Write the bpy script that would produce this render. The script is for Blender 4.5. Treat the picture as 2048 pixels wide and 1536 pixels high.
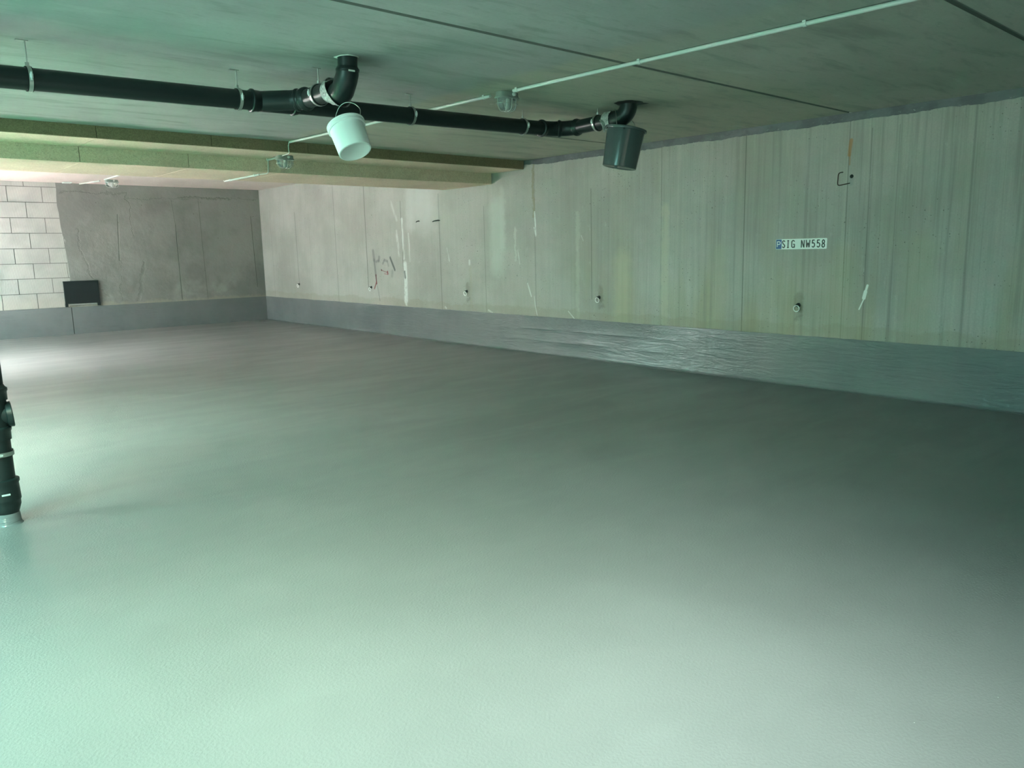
import bpy, bmesh, math, random
from mathutils import Vector, Matrix, Quaternion, noise

random.seed(7)
scene = bpy.context.scene
for o in list(bpy.data.objects):
    bpy.data.objects.remove(o)
COL = scene.collection
PI = math.pi

# ------------------------------------------------------------------ camera
YAW, PITCH, ROLL, FPX = math.radians(41.29904813), math.radians(-9.87467981), math.radians(-1.12995107), 1538.415
cam_data = bpy.data.cameras.new('camera')
cam = bpy.data.objects.new('camera', cam_data)
COL.objects.link(cam)
fwd = Vector((math.sin(YAW) * math.cos(PITCH), math.cos(YAW) * math.cos(PITCH), math.sin(PITCH)))
rgt = fwd.cross(Vector((0, 0, 1))).normalized()
upv = rgt.cross(fwd)
r2 = rgt * math.cos(ROLL) + upv * math.sin(ROLL)
u2 = -rgt * math.sin(ROLL) + upv * math.cos(ROLL)
m = Matrix((r2, u2, -fwd)).transposed().to_4x4()
m.translation = Vector((0, 0, 1.45))
cam.matrix_world = m
cam_data.sensor_fit = 'HORIZONTAL'
cam_data.sensor_width = 36.0
cam_data.lens = FPX * 36.0 / 2048.0
cam_data.clip_start = 0.02
cam_data.clip_end = 200
scene.camera = cam

# ------------------------------------------------------------------ world, light, exposure
world = bpy.data.worlds.new('daylight')
scene.world = world
world.use_nodes = True
bg = world.node_tree.nodes['Background']
bg.inputs[0].default_value = (0.70, 1.0, 0.86, 1)
bg.inputs[1].default_value = 0.05

def area(name, loc, aim, sx, sy, power, color, spread=180):
    l = bpy.data.lights.new(name, 'AREA')
    l.shape = 'RECTANGLE'
    l.size, l.size_y = sx, sy
    l.energy = power
    l.color = color
    l.spread = math.radians(spread)
    o = bpy.data.objects.new(name, l)
    COL.objects.link(o)
    o.location = loc
    d = Vector(aim) - Vector(loc)
    o.rotation_euler = d.to_track_quat('-Z', 'Y').to_euler()
    return o

# daylight: open sky over the entrance behind the camera and the left yard strip, plus added fill lamps
LIGHTS = [
    area('entrance_floor_fill', (0.8, -0.45, 3.0), (1.65, 1.45, 0.0), 1.8, 1.1, 46, (.85, 1, .90), 62),  # added narrow panel, aimed to brighten the near floor
    area('entrance_fill', (-0.2, -3.1, 1.7), (2.5, 6.0, 1.9), 4.0, 2.2, 7, (1, 1, .80), 90),  # added weak fill for the lower beam face and the bucket
    area('sky_over_yard_near', (-2.0, 2.6, 3.1), (-1.2, 2.8, 0.0), 2.4, 3.4, 455, (.34, 1, .90), 180),
    area('yard_floor_fill', (-1.7, 6.4, 3.1), (1.3, 7.2, 0.0), 1.4, 2.6, 166, (.65, 1, .78), 66),  # added narrow panel brightening the floor on the left
    area('bucket_fill', (-3.4, 3.4, 2.0), (2.6, 4.6, 2.1), 3.0, 1.4, 11, (.60, 1, .90), 60),  # added fill aimed at the white bucket
    area('mid_floor_fill', (-1.8, 0.8, 3.1), (2.3, 3.6, 0.0), 1.4, 2.0, 82, (.82, 1, .68), 60),  # added narrow panel brightening the middle of the floor
    area('yard_bounce_middle', (-2.2, 8.6, 3.0), (-2.2, 8.6, 0.0), 2.2, 5.0, 300, (.20, 1, .45), 15),  # added lamp over unseen paving, bounces light up under the beam
    area('far_floor_fill', (-1.2, 12.2, 3.1), (1.5, 12.8, 0.0), 1.4, 2.4, 75, (1, .98, .97), 52),  # added spot brightening the far left floor
    area('sky_over_yard_far', (-1.2, 13.9, 3.1), (0.0, 14.2, 0.0), 2.6, 5.0, 745, (.52, 1, .88), 180),
    area('yard_bounce_far', (-1.9, 14.0, 3.0), (-1.9, 14.0, 0.0), 2.8, 4.8, 2350, (1, .80, .90), 15),  # added lamp over unseen paving, bounces light onto the far ceiling
]

scene.view_settings.view_transform = 'Standard'
scene.view_settings.look = 'None'
scene.view_settings.gamma = 1.0
scene.view_settings.use_curve_mapping = False
scene.view_settings.exposure = 0.0
scene.cycles.use_denoising = True
scene.cycles.sample_clamp_indirect = 0.0
scene.cycles.use_adaptive_sampling = True
scene.cycles.adaptive_threshold = 0.02
scene.cycles.max_bounces = 8
scene.cycles.diffuse_bounces = 5

# ------------------------------------------------------------------ node helpers
class NT:
    def __init__(self, name):
        self.m = bpy.data.materials.new(name)
        self.m.use_nodes = True
        self.t = self.m.node_tree
        self.b = self.t.nodes['Principled BSDF']
        self._pos = None

    def n(self, kind, **kw):
        nd = self.t.nodes.new(kind)
        for k, v in kw.items():
            setattr(nd, k, v)
        return nd

    def put(self, sock, v):
        if hasattr(v, 'links'):
            self.t.links.new(v, sock)
        elif v is not None:
            sock.default_value = v

    def pos(self):
        if self._pos is None:
            self._pos = self.n('ShaderNodeNewGeometry').outputs['Position']
        return self._pos

    def xyz(self, v):
        s = self.n('ShaderNodeSeparateXYZ')
        self.put(s.inputs[0], v)
        return s.outputs

    def math(self, op, a, b=None, c=None, clamp=False):
        nd = self.n('ShaderNodeMath', operation=op, use_clamp=clamp)
        for i, v in enumerate((a, b, c)):
            if v is not None:
                self.put(nd.inputs[i], v)
        return nd.outputs[0]

    def scale(self, v, s):
        nd = self.n('ShaderNodeVectorMath', operation='MULTIPLY')
        self.put(nd.inputs[0], v)
        nd.inputs[1].default_value = s
        return nd.outputs[0]

    def noise(self, v, scale, detail=3, rough=0.55, dist=0.0):
        nd = self.n('ShaderNodeTexNoise')
        self.put(nd.inputs['Vector'], v)
        nd.inputs['Scale'].default_value = scale
        nd.inputs['Detail'].default_value = detail
        nd.inputs['Roughness'].default_value = rough
        nd.inputs['Distortion'].default_value = dist
        return nd.outputs[0]

    def voro(self, v, scale, feature='F1', rand=1.0):
        nd = self.n('ShaderNodeTexVoronoi', feature=feature)
        self.put(nd.inputs['Vector'], v)
        nd.inputs['Scale'].default_value = scale
        nd.inputs['Randomness'].default_value = rand
        return nd.outputs

    def ramp(self, v, a, b, lo=0.0, hi=1.0):
        nd = self.n('ShaderNodeMapRange')
        nd.interpolation_type = 'SMOOTHSTEP'
        self.put(nd.inputs[0], v)
        for i, x in enumerate((a, b, lo, hi)):
            self.put(nd.inputs[i + 1], x)
        return nd.outputs[0]

    def mix(self, f, a, b, mode='MIX'):
        nd = self.n('ShaderNodeMix', data_type='RGBA', blend_type=mode)
        self.put(nd.inputs[0], f)
        for i, v in ((6, a), (7, b)):
            if isinstance(v, tuple) and len(v) == 3:
                v = v + (1,)
            self.put(nd.inputs[i], v)
        return nd.outputs[2]

    def bump(self, h, strength, dist):
        nd = self.n('ShaderNodeBump')
        nd.inputs['Strength'].default_value = strength
        nd.inputs['Distance'].default_value = dist
        self.put(nd.inputs['Height'], h)
        self.t.links.new(nd.outputs[0], self.b.inputs['Normal'])

    def base(self, v):
        if isinstance(v, tuple) and len(v) == 3:
            v = v + (1,)
        self.put(self.b.inputs['Base Color'], v)

    def rough(self, v):
        self.put(self.b.inputs['Roughness'], v)


def stroke_group():
    """mask of a soft thick line from (ax, az) to (bx, bz) in a plane"""
    g = bpy.data.node_groups.new('stroke', 'ShaderNodeTree')
    for nm in ('u', 'v', 'au', 'av', 'bu', 'bv', 'r0', 'soft'):
        g.interface.new_socket(name=nm, in_out='INPUT', socket_type='NodeSocketFloat')
    g.interface.new_socket(name='mask', in_out='OUTPUT', socket_type='NodeSocketFloat')
    gi = g.nodes.new('NodeGroupInput'); go = g.nodes.new('NodeGroupOutput')
    I = gi.outputs

    def M(op, a, b=None, clamp=False):
        nd = g.nodes.new('ShaderNodeMath'); nd.operation = op; nd.use_clamp = clamp
        for i, v in enumerate((a, b)):
            if v is None: continue
            if hasattr(v, 'links'): g.links.new(v, nd.inputs[i])
            else: nd.inputs[i].default_value = v
        return nd.outputs[0]
    pu, pv = M('SUBTRACT', I['u'], I['au']), M('SUBTRACT', I['v'], I['av'])
    du, dv = M('SUBTRACT', I['bu'], I['au']), M('SUBTRACT', I['bv'], I['av'])
    dot = M('ADD', M('MULTIPLY', pu, du), M('MULTIPLY', pv, dv))
    dd = M('ADD', M('ADD', M('MULTIPLY', du, du), M('MULTIPLY', dv, dv)), 1e-6)
    h = M('DIVIDE', dot, dd, clamp=True)
    qu, qv = M('SUBTRACT', pu, M('MULTIPLY', du, h)), M('SUBTRACT', pv, M('MULTIPLY', dv, h))
    dist = M('SQRT', M('ADD', M('MULTIPLY', qu, qu), M('MULTIPLY', qv, qv)))
    mk = M('DIVIDE', M('SUBTRACT', M('ADD', I['r0'], I['soft']), dist), I['soft'], clamp=True)
    g.links.new(mk, go.inputs[0])
    return g

STROKE = stroke_group()

def stroke(T, u, v, a, b, r, soft):
    nd = T.n('ShaderNodeGroup')
    nd.node_tree = STROKE
    for k, x in zip(('u', 'v', 'au', 'av', 'bu', 'bv', 'r0', 'soft'), (u, v, a[0], a[1], b[0], b[1], r, soft)):
        T.put(nd.inputs[k], x)
    return nd.outputs[0]

def simple(name, col, rough=0.5, metal=0.0, bump=None, spec=None):
    T = NT(name)
    T.base(col); T.rough(rough)
    T.b.inputs['Metallic'].default_value = metal
    if spec is not None:
        T.b.inputs['Specular IOR Level'].default_value = spec
    if bump:
        T.bump(T.noise(T.pos(), bump[0], 3), bump[1], bump[2])
    return T.m

# ------------------------------------------------------------------ materials
def mat_floor():
    T = NT('grey_coated_floor')
    p = T.pos()
    big = T.noise(p, 0.5, 4, 0.6)
    streak = T.noise(T.scale(p, (0.5, 1.6, 1)), 1.6, 4, 0.6, 0.6)
    c = T.mix(T.ramp(big, 0.35, 0.65), (0.190, 0.192, 0.192), (0.220, 0.222, 0.222))
    c = T.mix(T.ramp(streak, 0.55, 0.75, 0, 0.22), c, (0.245, 0.25, 0.25))
    spk = T.voro(p, 9.0)
    dots = T.ramp(spk['Distance'], 0.018, 0.012)
    c = T.mix(T.math('MULTIPLY', dots, T.ramp(T.xyz(spk['Color'])[0], 0.80, 0.84)), c, (0.6, 0.62, 0.60))
    T.base(c)
    T.rough(T.ramp(streak, 0.3, 0.7, 0.34, 0.44))
    h = T.math('ADD', T.noise(p, 95.0, 2, 0.5), T.math('MULTIPLY', T.noise(p, 4.0, 2), 0.6))
    T.bump(h, 0.32, 0.006)
    return T.m

def mat_paint_band():
    T = NT('grey_wall_coating')
    p = T.pos()
    c = T.mix(T.ramp(T.noise(p, 1.3, 4), 0.35, 0.65), (0.185, 0.195, 0.205), (0.215, 0.222, 0.230))
    T.base(c)
    T.rough(0.14)
    yy = T.xyz(p)
    wr = T.noise(T.scale(p, (1, 0.9, 7.0)), 3.2, 5, 0.6, 0.8)     # horizontal trowel wrinkles
    rg = T.noise(T.scale(p, (1, 5.0, 1.0)), 2.4, 3, 0.5)          # faint vertical runs
    h = T.math('ADD', T.math('MULTIPLY', wr, 0.75), T.math('MULTIPLY', rg, 0.30))
    h = T.math('ADD', h, T.math('MULTIPLY', T.noise(p, 26.0, 3), 0.08))
    # crumpled skin near the upper edge in the middle of the wall
    zone = T.math('MULTIPLY', T.math('MULTIPLY', T.ramp(yy[1], 5.2, 6.2), T.ramp(yy[1], 8.9, 8.0)), T.ramp(yy[2], .30, .46))
    h = T.math('ADD', h, T.math('MULTIPLY', T.math('MULTIPLY', T.noise(T.scale(p, (1, 1.0, 2.4)), 15.0, 4, .6, .8), zone), 1.3))
    T.bump(h, 0.55, 0.022)
    return T.m

def mat_concrete_wall():
    T = NT('board_marked_concrete')
    p = T.pos()
    X, Y, Z = T.xyz(p)
    near = T.ramp(Y, 9.5, 5.0)
    c = T.mix(T.ramp(T.noise(p, 0.8, 5, 0.6), 0.32, 0.68), (0.36, 0.355, 0.325), (0.47, 0.465, 0.435))
    # yellowish damp staining low on the nearer part
    st = T.math('MULTIPLY', near, T.ramp(T.noise(T.scale(p, (1, 2.2, 0.5)), 1.1, 3), 0.42, 0.66))
    c = T.mix(T.math('MULTIPLY', st, T.ramp(Z, 1.9, 0.8, 0.15, 0.6)), c, (0.37, 0.345, 0.215))
    # rain like vertical streaks
    s1 = T.noise(T.scale(p, (1, 9.0, 0.22)), 2.2, 5, 0.62)
    s2 = T.noise(T.scale(p, (1, 34.0, 0.35)), 1.7, 4, 0.6)
    k = T.ramp(Y, 9.0, 3.0, 0.25, 1.0)
    c = T.mix(T.math('MULTIPLY', T.ramp(s1, 0.50, 0.70, 0, 0.55), k), c, (0.245, 0.245, 0.215))
    c = T.mix(T.math('MULTIPLY', T.ramp(s1, 0.46, 0.30, 0, 0.45), k), c, (0.54, 0.54, 0.47))
    c = T.mix(T.math('MULTIPLY', T.ramp(s2, 0.54, 0.70, 0, 0.40), k), c, (0.24, 0.24, 0.21))
    # chalky mottling
    mot = T.noise(T.scale(p, (1, 1.6, 0.8)), 5.5, 6, 0.7)
    c = T.mix(T.ramp(mot, 0.58, 0.74, 0, 0.35), c, (0.58, 0.59, 0.57))
    # fine grain
    c = T.mix(T.ramp(T.noise(p, 60, 3), 0.35, 0.65, 0.0, 0.20), c, (0.28, 0.28, 0.26))
    wob = T.math('MULTIPLY', T.math('SUBTRACT', T.noise(T.scale(p, (1, 1, 0.5)), 2.5, 3), 0.5), 0.05)
    yw = T.math('ADD', Y, wob)
    wob2 = T.math('MULTIPLY', T.math('SUBTRACT', T.noise(p, 9.0, 4, 0.7), 0.5), 0.14)
    yr = T.math('ADD', Y, wob2)
    zr = T.math('ADD', Z, wob2)
    # formwork joints: thin dark vertical lines
    bh = None
    for y0, z0, z1, w, a in ((15.20, 0.8, 2.3, .010, .7), (14.6, 0.5, 2.0, .006, .3), (13.55, .5, 2.8, .009, .6), (12.42, .8, 2.7, .011, .75),
                          (11.25, 0.7, 2.3, .008, .8), (10.16, .5, 2.35, .008, .75), (9.03, .5, 2.1, .006, .55), (7.93, .5, 2.5, .008, .45),
                          (6.87, .8, 2.2, .006, .65), (5.755, .5, 2.6, .005, .55), (4.65, .5, 2.6, .006, .8), (3.54, .5, 2.6, .006, .6),
                          (3.33, .5, 2.5, .005, .6), (3.08, .5, 2.5, .004, .4), (2.46, .5, 2.6, .010, .38), (16.4, .5, 2.4, .008, .4)):
        s = stroke(T, Y, Z, (y0, z0), (y0 + 0.012, z1), w * 0.35, w)
        c = T.mix(T.math('MULTIPLY', s, a), c, (0.13, 0.14, 0.12))
        if a > 0.6:
            bh = s if bh is None else T.math('MAXIMUM', bh, s)
    # paler runs beside joints
    for y0, z0, z1, w, a, col in ((7.12, .55, 1.9, .03, .4, (0.52, 0.56, 0.48)), (6.35, .55, 1.3, .12, .45, (0.50, 0.50, 0.36)),
                               (5.70, .56, 1.9, .05, .5, (0.52, 0.52, 0.40)), (4.95, .56, 1.4, .08, .25, (0.46, 0.44, 0.32)),
                               (8.75, 1.25, 2.05, .16, .6, (0.54, 0.60, 0.54)), (8.62, 1.5, 2.3, .05, .35, (0.56, 0.60, 0.55)),
                               (8.35, 1.3, 1.75, .02, .5, (0.58, 0.62, 0.57)), (10.6, 2.15, 2.4, .35, .55, (0.62, 0.64, 0.62)),
                               (11.0, 1.9, 2.4, .12, .4, (0.62, 0.64, 0.62)), (7.96, 1.9, 2.64, .022, .8, (0.30, 0.28, 0.19)),
                               (9.40, .6, 1.2, .03, .25, (0.36, 0.34, 0.22)), (3.95, .55, .8, .5, .22, (0.40, 0.37, 0.22)),
                               (3.55, .55, 1.3, .15, .25, (0.44, 0.42, 0.28)), (2.85, .6, 1.4, .14, .3, (0.40, 0.40, 0.26))):
        s = stroke(T, yr, zr, (y0, z0), (y0, z1), w * 0.5, w)
        c = T.mix(T.math('MULTIPLY', s, a), c, col)
    # dirty edge just above the coating
    edge = T.math('ADD', Z, T.math('MULTIPLY', T.math('SUBTRACT', T.noise(T.scale(p, (1, 1, 2)), 2.6, 5, 0.65), 0.5), 0.30))
    c = T.mix(T.ramp(edge, 0.66, 0.62, 0, 0.32), c, (0.30, 0.27, 0.19))
    # white lime runs
    brk = T.ramp(T.noise(T.scale(p, (1, 8, 1.2)), 3.0, 4, 0.6), 0.36, 0.56)
    brk2 = T.ramp(T.noise(p, 16.0, 4, 0.65), 0.30, 0.55, 0.45, 1.0)
    white = (0.70, 0.74, 0.71)
    for a, b, w, al, br in (((11.24, 2.0), (11.22, 1.35), .030, .8, 1), ((11.19, 1.25), (11.20, 0.62), .052, .95, 0), ((11.42, 1.80), (11.36, 1.4), .035, .6, 1),
                         ((11.05, 1.75), (11.03, 1.3), .022, .55, 1), ((11.55, 2.3), (11.40, 2.0), .03, .35, 1),
                         ((7.945, 1.96), (7.925, 1.64), .014, 1.0, 0), ((7.96, 1.75), (7.93, 1.66), .010, .8, 0), ((8.10, .98), (8.03, .80), .012, .8, 0),
                         ((7.97, .80), (7.92, .54), .008, .7, 1), ((7.30, .62), (7.18, .52), .008, .7, 0), ((8.98, .56), (8.90, .53), .014, .6, 0),
                         ((9.98, 1.5), (9.93, 1.3), .012, .6, 1), ((9.42, 1.30), (9.42, 1.25), .022, .7, 0), ((10.08, 0.56), (10.05, .545), .018, .6, 0),
                         ((11.2, .56), (11.18, .55), .02, .6, 0), ((8.30, 1.45), (8.26, 1.25), .008, .6, 0), ((7.05, 1.62), (7.02, 1.55), .005, .6, 0)):
        s = stroke(T, yw, Z, a, b, w * 0.6, w * 0.7)
        s = T.math('MULTIPLY', s, brk if br else brk2)
        c = T.mix(T.math('MULTIPLY', s, al), c, white)
    # plaster chip, near part of wall
    for a, b, w in (((3.302, 1.05), (3.318, 0.99), .008), ((3.318, 0.99), (3.330, 0.93), .014), ((3.33, 0.92), (3.37, 0.82), .003)):
        c = T.mix(stroke(T, Y, Z, a, b, w, .006), c, (0.86, 0.90, 0.86))
    # rust run above the wire bracket
    c = T.mix(T.math('MULTIPLY', stroke(T, yw, Z, (3.535, 2.415), (3.550, 2.28), .010, .012), .75), c, (0.40, 0.20, 0.06))
    c = T.mix(T.math('MULTIPLY', stroke(T, yw, Z, (3.545, 2.30), (3.545, 2.19), .003, .008), .6), c, (0.36, 0.20, 0.08))
    # paint marks beside the second ring
    grey = (0.15, 0.16, 0.155)
    for a, b, w, so, al, col in (((12.20, 1.48), (12.18, 1.32), .020, .03, .55, grey), ((12.18, 1.32), (12.15, 1.05), .016, .02, .65, grey),
                              ((12.15, 1.05), (12.14, 0.90), .012, .012, .9, (0.10, 0.02, 0.03)), ((12.14, 0.93), (12.22, 0.81), .009, .012, .8, (0.22, 0.03, 0.04)),
                              ((12.12, .86), (12.06, .60), .006, .015, .45, grey), ((12.12, 1.29), (12.03, 1.31), .012, .02, .5, grey),
                              ((12.03, 1.31), (12.01, 1.37), .020, .02, .5, grey), ((11.90, 1.26), (11.84, 1.32), .014, .02, .45, grey),
                              ((11.84, 1.32), (11.75, 1.30), .012, .02, .45, grey), ((11.75, 1.30), (11.72, 1.22), .010, .02, .4, grey),
                              ((11.65, 1.36), (11.52, 1.15), .014, .018, .85, (0.09, 0.10, 0.10)), ((11.60, 1.12), (11.62, 1.05), .02, .03, .3, grey),
                              ((11.96, 1.145), (11.95, 1.140), .010, .012, .85, (0.10, 0.03, 0.04)), ((11.96, 1.14), (11.75, 1.10), .004, .008, .6, (0.20, 0.05, 0.06)),
                              ((11.76, 1.115), (11.75, 1.08), .012, .015, .85, (0.22, 0.03, 0.04)), ((11.86, 1.08), (11.77, 1.07), .006, .012, .5, (0.35, 0.12, 0.12)),
                              ((11.215, 1.12), (11.205, 1.02), .013, .014, .85, (0.12, 0.14, 0.13))):
        c = T.mix(T.math('MULTIPLY', stroke(T, yw, Z, a, b, w, so), al), c, col)
    # dark marks around the rings
    for y0 in (4.0, 6.72, 9.48):
        c = T.mix(T.math('MULTIPLY', stroke(T, yr, zr, (y0 - .01, .80), (y0 - .005, .93), .02, .04), .38), c, (0.17, 0.15, 0.09))
        c = T.mix(T.math('MULTIPLY', stroke(T, yr, zr, (y0 - .04, .72), (y0 + .02, .70), .008, .03), .38), c, (0.14, 0.14, 0.11))
    # grey patch beside the wire bracket
    c = T.mix(T.math('MULTIPLY', stroke(T, Y, Z, (3.515, 2.06), (3.515, 2.015), .012, .02), .5), c, (0.25, 0.29, 0.28))
    # bug holes
    dens = T.ramp(T.noise(p, 1.2, 2), 0.42, 0.62)
    holes = None
    for sc, th, q in ((8.0, .075, .62), (17.0, .11, .72), (30.0, .16, .72)):
        vo = T.voro(T.scale(p, (0, 1, 1)), sc)
        hh = T.math('MULTIPLY', T.ramp(vo['Distance'], th, th * .55), T.math('GREATER_THAN', T.xyz(vo['Color'])[0], q))
        holes = hh if holes is None else T.math('MAXIMUM', holes, hh)
    holes = T.math('MULTIPLY', holes, dens)
    c = T.mix(T.math('MULTIPLY', holes, .80), c, (0.055, 0.060, 0.050))
    T.base(c)
    T.rough(0.82)
    h = T.math('SUBTRACT', T.math('MULTIPLY', T.noise(p, 14, 5, 0.6), 0.3), T.math('MULTIPLY', holes, 1.0))
    h = T.math('SUBTRACT', h, T.math('MULTIPLY', bh, 0.5))
    T.bump(h, 0.4, 0.008)
    return T.m

def mat_back_wall():
    T = NT('rendered_concrete')
    p = T.pos()
    X, Y, Z = T.xyz(p)
    c = T.mix(T.ramp(T.noise(p, 1.1, 5, 0.6), 0.35, 0.65), (0.205, 0.205, 0.195), (0.275, 0.275, 0.26))
    c = T.mix(T.math('MULTIPLY', T.ramp(T.noise(p, 2.4, 4, .6), .5, .7), T.ramp(Z, 1.2, .7, 0, .5)), c, (0.40, 0.41, 0.37))
    c = T.mix(T.ramp(T.noise(p, 40, 3), 0.4, 0.7, 0, 0.18), c, (0.22, 0.22, 0.20))
    w = T.math('MULTIPLY', T.math('SUBTRACT', T.noise(p, 3.0, 5, .75), 0.5), 0.30)
    Xw = T.math('ADD', X, w)
    Zw = T.math('ADD', Z, w)
    hb = None
    for u, x0, z0, x1, z1, r, a in ((X, 5.60, .55, 5.60, 2.1, .007, .8), (X, 5.60, 2.1, 5.56, 2.6, .004, .5), (X, 6.14, .52, 6.11, 2.6, .005, .55),
                                 (X, 7.27, .75, 7.23, 2.3, .006, .7), (X, 4.45, 1.4, 4.50, 2.3, .006, .6), (Xw, 4.42, .6, 4.46, 1.4, .003, .4),
                                 (Xw, 4.78, 1.9, 4.68, 2.7, .008, .35), (Xw, 4.68, 2.62, 7.4, 2.68, .003, .55), (Xw, 5.7, 2.68, 6.8, 2.68, .006, .8),
                                 (Xw, 3.74, 2.0, 3.85, 1.2, .012, .14), (Xw, 3.85, 1.2, 4.2, .7, .014, .14), (Xw, 4.75, .62, 4.9, 1.35, .02, .14),
                                 (Xw, 3.55, 2.70, 4.7, 2.71, .010, .3)):
        s = stroke(T, u, Z if u is X else Zw, (x0, z0), (x1, z1), r * .5, r * 1.6)
        c = T.mix(T.math('MULTIPLY', s, a), c, (0.10, 0.11, 0.10))
        hb = s if hb is None else T.math('MAXIMUM', hb, s)
    c = T.mix(T.ramp(T.math('ADD', Z, w), .60, .53, 0, .45), c, (0.40, 0.37, 0.28))
    vo = T.voro(T.scale(p, (1, 0, 1)), 6.0)
    hh = T.math('MULTIPLY', T.ramp(vo['Distance'], .075, .035), T.math('GREATER_THAN', T.xyz(vo['Color'])[0], .7))
    c = T.mix(T.math('MULTIPLY', hh, .7), c, (0.07, 0.07, 0.06))
    T.base(c)
    T.rough(0.85)
    h = T.math('SUBTRACT', T.noise(p, 5, 6, 0.6), T.math('MULTIPLY', hb, 0.3))
    T.bump(h, 0.5, 0.03)
    return T.m

def mat_block():
    T = NT('ribbed_light_block')
    p = T.pos()
    X, Y, Z = T.xyz(p)
    rib = T.math('SINE', T.math('MULTIPLY', X, 2 * PI / 0.0185))
    c = T.mix(T.ramp(T.noise(p, 2.2, 4), .35, .65), (0.43, 0.42, 0.405), (0.52, 0.505, 0.485))
    c = T.mix(T.ramp(rib, 0.3, -0.9, 0, .5), c, (0.24, 0.235, 0.22))
    c = T.mix(T.ramp(Z, .90, .50, 0, .25), c, (0.58, 0.47, 0.38))
    T.base(c)
    T.rough(.9)
    T.bump(rib, 0.25, 0.004)
    return T.m

def mat_ceiling():
    T = NT('cast_concrete_ceiling')
    p = T.pos()
    X, Y, Z = T.xyz(p)
    c = T.mix(T.ramp(T.noise(p, 0.7, 5, .6), .3, .7), (0.365, 0.375, 0.365), (0.455, 0.465, 0.455))
    # olive tint of the slabs right of the conduit
    wob = T.math('MULTIPLY', T.math('SUBTRACT', T.noise(p, 1.6, 3), .5), .35)
    k = T.ramp(T.math('ADD', X, wob), 3.75, 3.95)
    c = T.mix(T.math('MULTIPLY', k, T.ramp(Y, 3.0, 3.6, .35, .75)), c, (0.44, 0.43, 0.335))
    s = T.noise(T.scale(p, (0.75, 3.2, 1)), 1.5, 5, .62, .5)
    c = T.mix(T.ramp(s, .50, .70, 0, .58), c, (0.225, 0.235, 0.21))
    c = T.mix(T.ramp(s, .44, .28, 0, .35), c, (0.56, 0.58, 0.55))
    s2 = T.noise(T.scale(p, (2.4, 9.0, 1)), 2.0, 4, .6, .3)
    c = T.mix(T.ramp(s2, .54, .70, 0, .36), c, (0.25, 0.26, 0.24))
    c = T.mix(T.ramp(T.noise(p, 45, 3), .4, .7, 0, .12), c, (0.26, 0.26, 0.24))
    vo = T.voro(T.scale(p, (1, 1, 0)), 1.9)
    sp = T.math('MULTIPLY', T.ramp(vo['Distance'], .045, .02), T.math('GREATER_THAN', T.xyz(vo['Color'])[1], .6))
    c = T.mix(T.math('MULTIPLY', sp, .55), c, (0.68, 0.70, 0.66))
    # faint dark sweep above the drain run, pale rings where rods enter
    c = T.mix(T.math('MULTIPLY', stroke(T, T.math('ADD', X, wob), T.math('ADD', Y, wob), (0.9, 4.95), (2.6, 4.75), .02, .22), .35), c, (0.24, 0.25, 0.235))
    c = T.mix(T.math('MULTIPLY', stroke(T, X, Y, (2.20, 5.15), (2.24, 5.18), .02, .10), .35), c, (0.60, 0.62, 0.58))
    # dark edge around the two pipe holes
    for hx, hy in ((2.63, 4.50), (5.34, 4.50)):
        c = T.mix(T.math('MULTIPLY', stroke(T, X, Y, (hx - .05, hy), (hx + .10, hy), .06, .17), .55), c, (0.12, 0.14, 0.12))
    T.base(c)
    T.rough(.8)
    T.bump(T.noise(p, 7, 5, .6), .25, .01)
    return T.m

def mat_woodwool(name, ca, cb, dark):
    T = NT(name)
    p = T.pos()
    f1 = T.noise(p, 34, 4, .7, 1.6)
    f2 = T.noise(T.scale(p, (1.0, 2.0, 1.4)), 80, 2, .6, 1.0)
    c = T.mix(T.ramp(f1, .38, .62), ca, cb)
    c = T.mix(T.ramp(f2, .56, .70, 0, .65), c, dark)
    c = T.mix(T.ramp(T.noise(p, 1.4, 3), .4, .7, 0, .2), c, dark)
    T.base(c)
    T.rough(.95)
    T.bump(T.math('ADD', f1, f2), .6, .008)
    return T.m

M_FLOOR = mat_floor()
M_BAND = mat_paint_band()
M_WALL = mat_concrete_wall()
M_BACK = mat_back_wall()
M_BLOCK = mat_block()
M_CEIL = mat_ceiling()
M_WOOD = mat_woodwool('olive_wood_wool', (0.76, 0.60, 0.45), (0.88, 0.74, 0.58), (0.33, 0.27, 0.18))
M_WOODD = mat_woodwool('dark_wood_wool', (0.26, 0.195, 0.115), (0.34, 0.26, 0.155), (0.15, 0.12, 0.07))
M_PINK = mat_woodwool('pale_wood_wool', (0.78, 0.66, 0.61), (0.90, 0.78, 0.72), (0.60, 0.50, 0.46))
M_MORTAR = simple('mortar', (0.16, 0.155, 0.145), .95)
M_PLAIN = simple('plain_concrete', (0.38, 0.38, 0.36), .85, bump=(8, .3, .01))
M_PAVE = simple('pale_bounce_paving', (0.58, 0.60, 0.56), .9, bump=(8, .3, .01))
M_YARDWALL = simple('pale_yard_wall', (0.62, 0.64, 0.60), .9)
M_GROOVE = simple('joint_shadow_concrete', (0.20, 0.21, 0.19), .9)
M_PIPE = simple('black_drain_plastic', (0.012, 0.020, 0.020), .36, bump=(60, .06, .003))
M_RUBBER = simple('black_rubber', (0.010, 0.012, 0.012), .6)
M_ZINC = simple('zinc_plated_steel', (0.55, 0.57, 0.54), .35, .85, bump=(50, .2, .002))
M_STEEL = simple('bright_steel', (0.88, 0.90, 0.88), .30, .35)
M_DARKMETAL = simple('rusted_dark_steel', (0.045, 0.022, 0.018), .7, .3)
M_WHITEP = simple('white_bucket_plastic', (0.90, 0.94, 0.92), .42)
M_GREYP = simple('grey_bucket_plastic', (0.075, 0.092, 0.095), .16)
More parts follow.
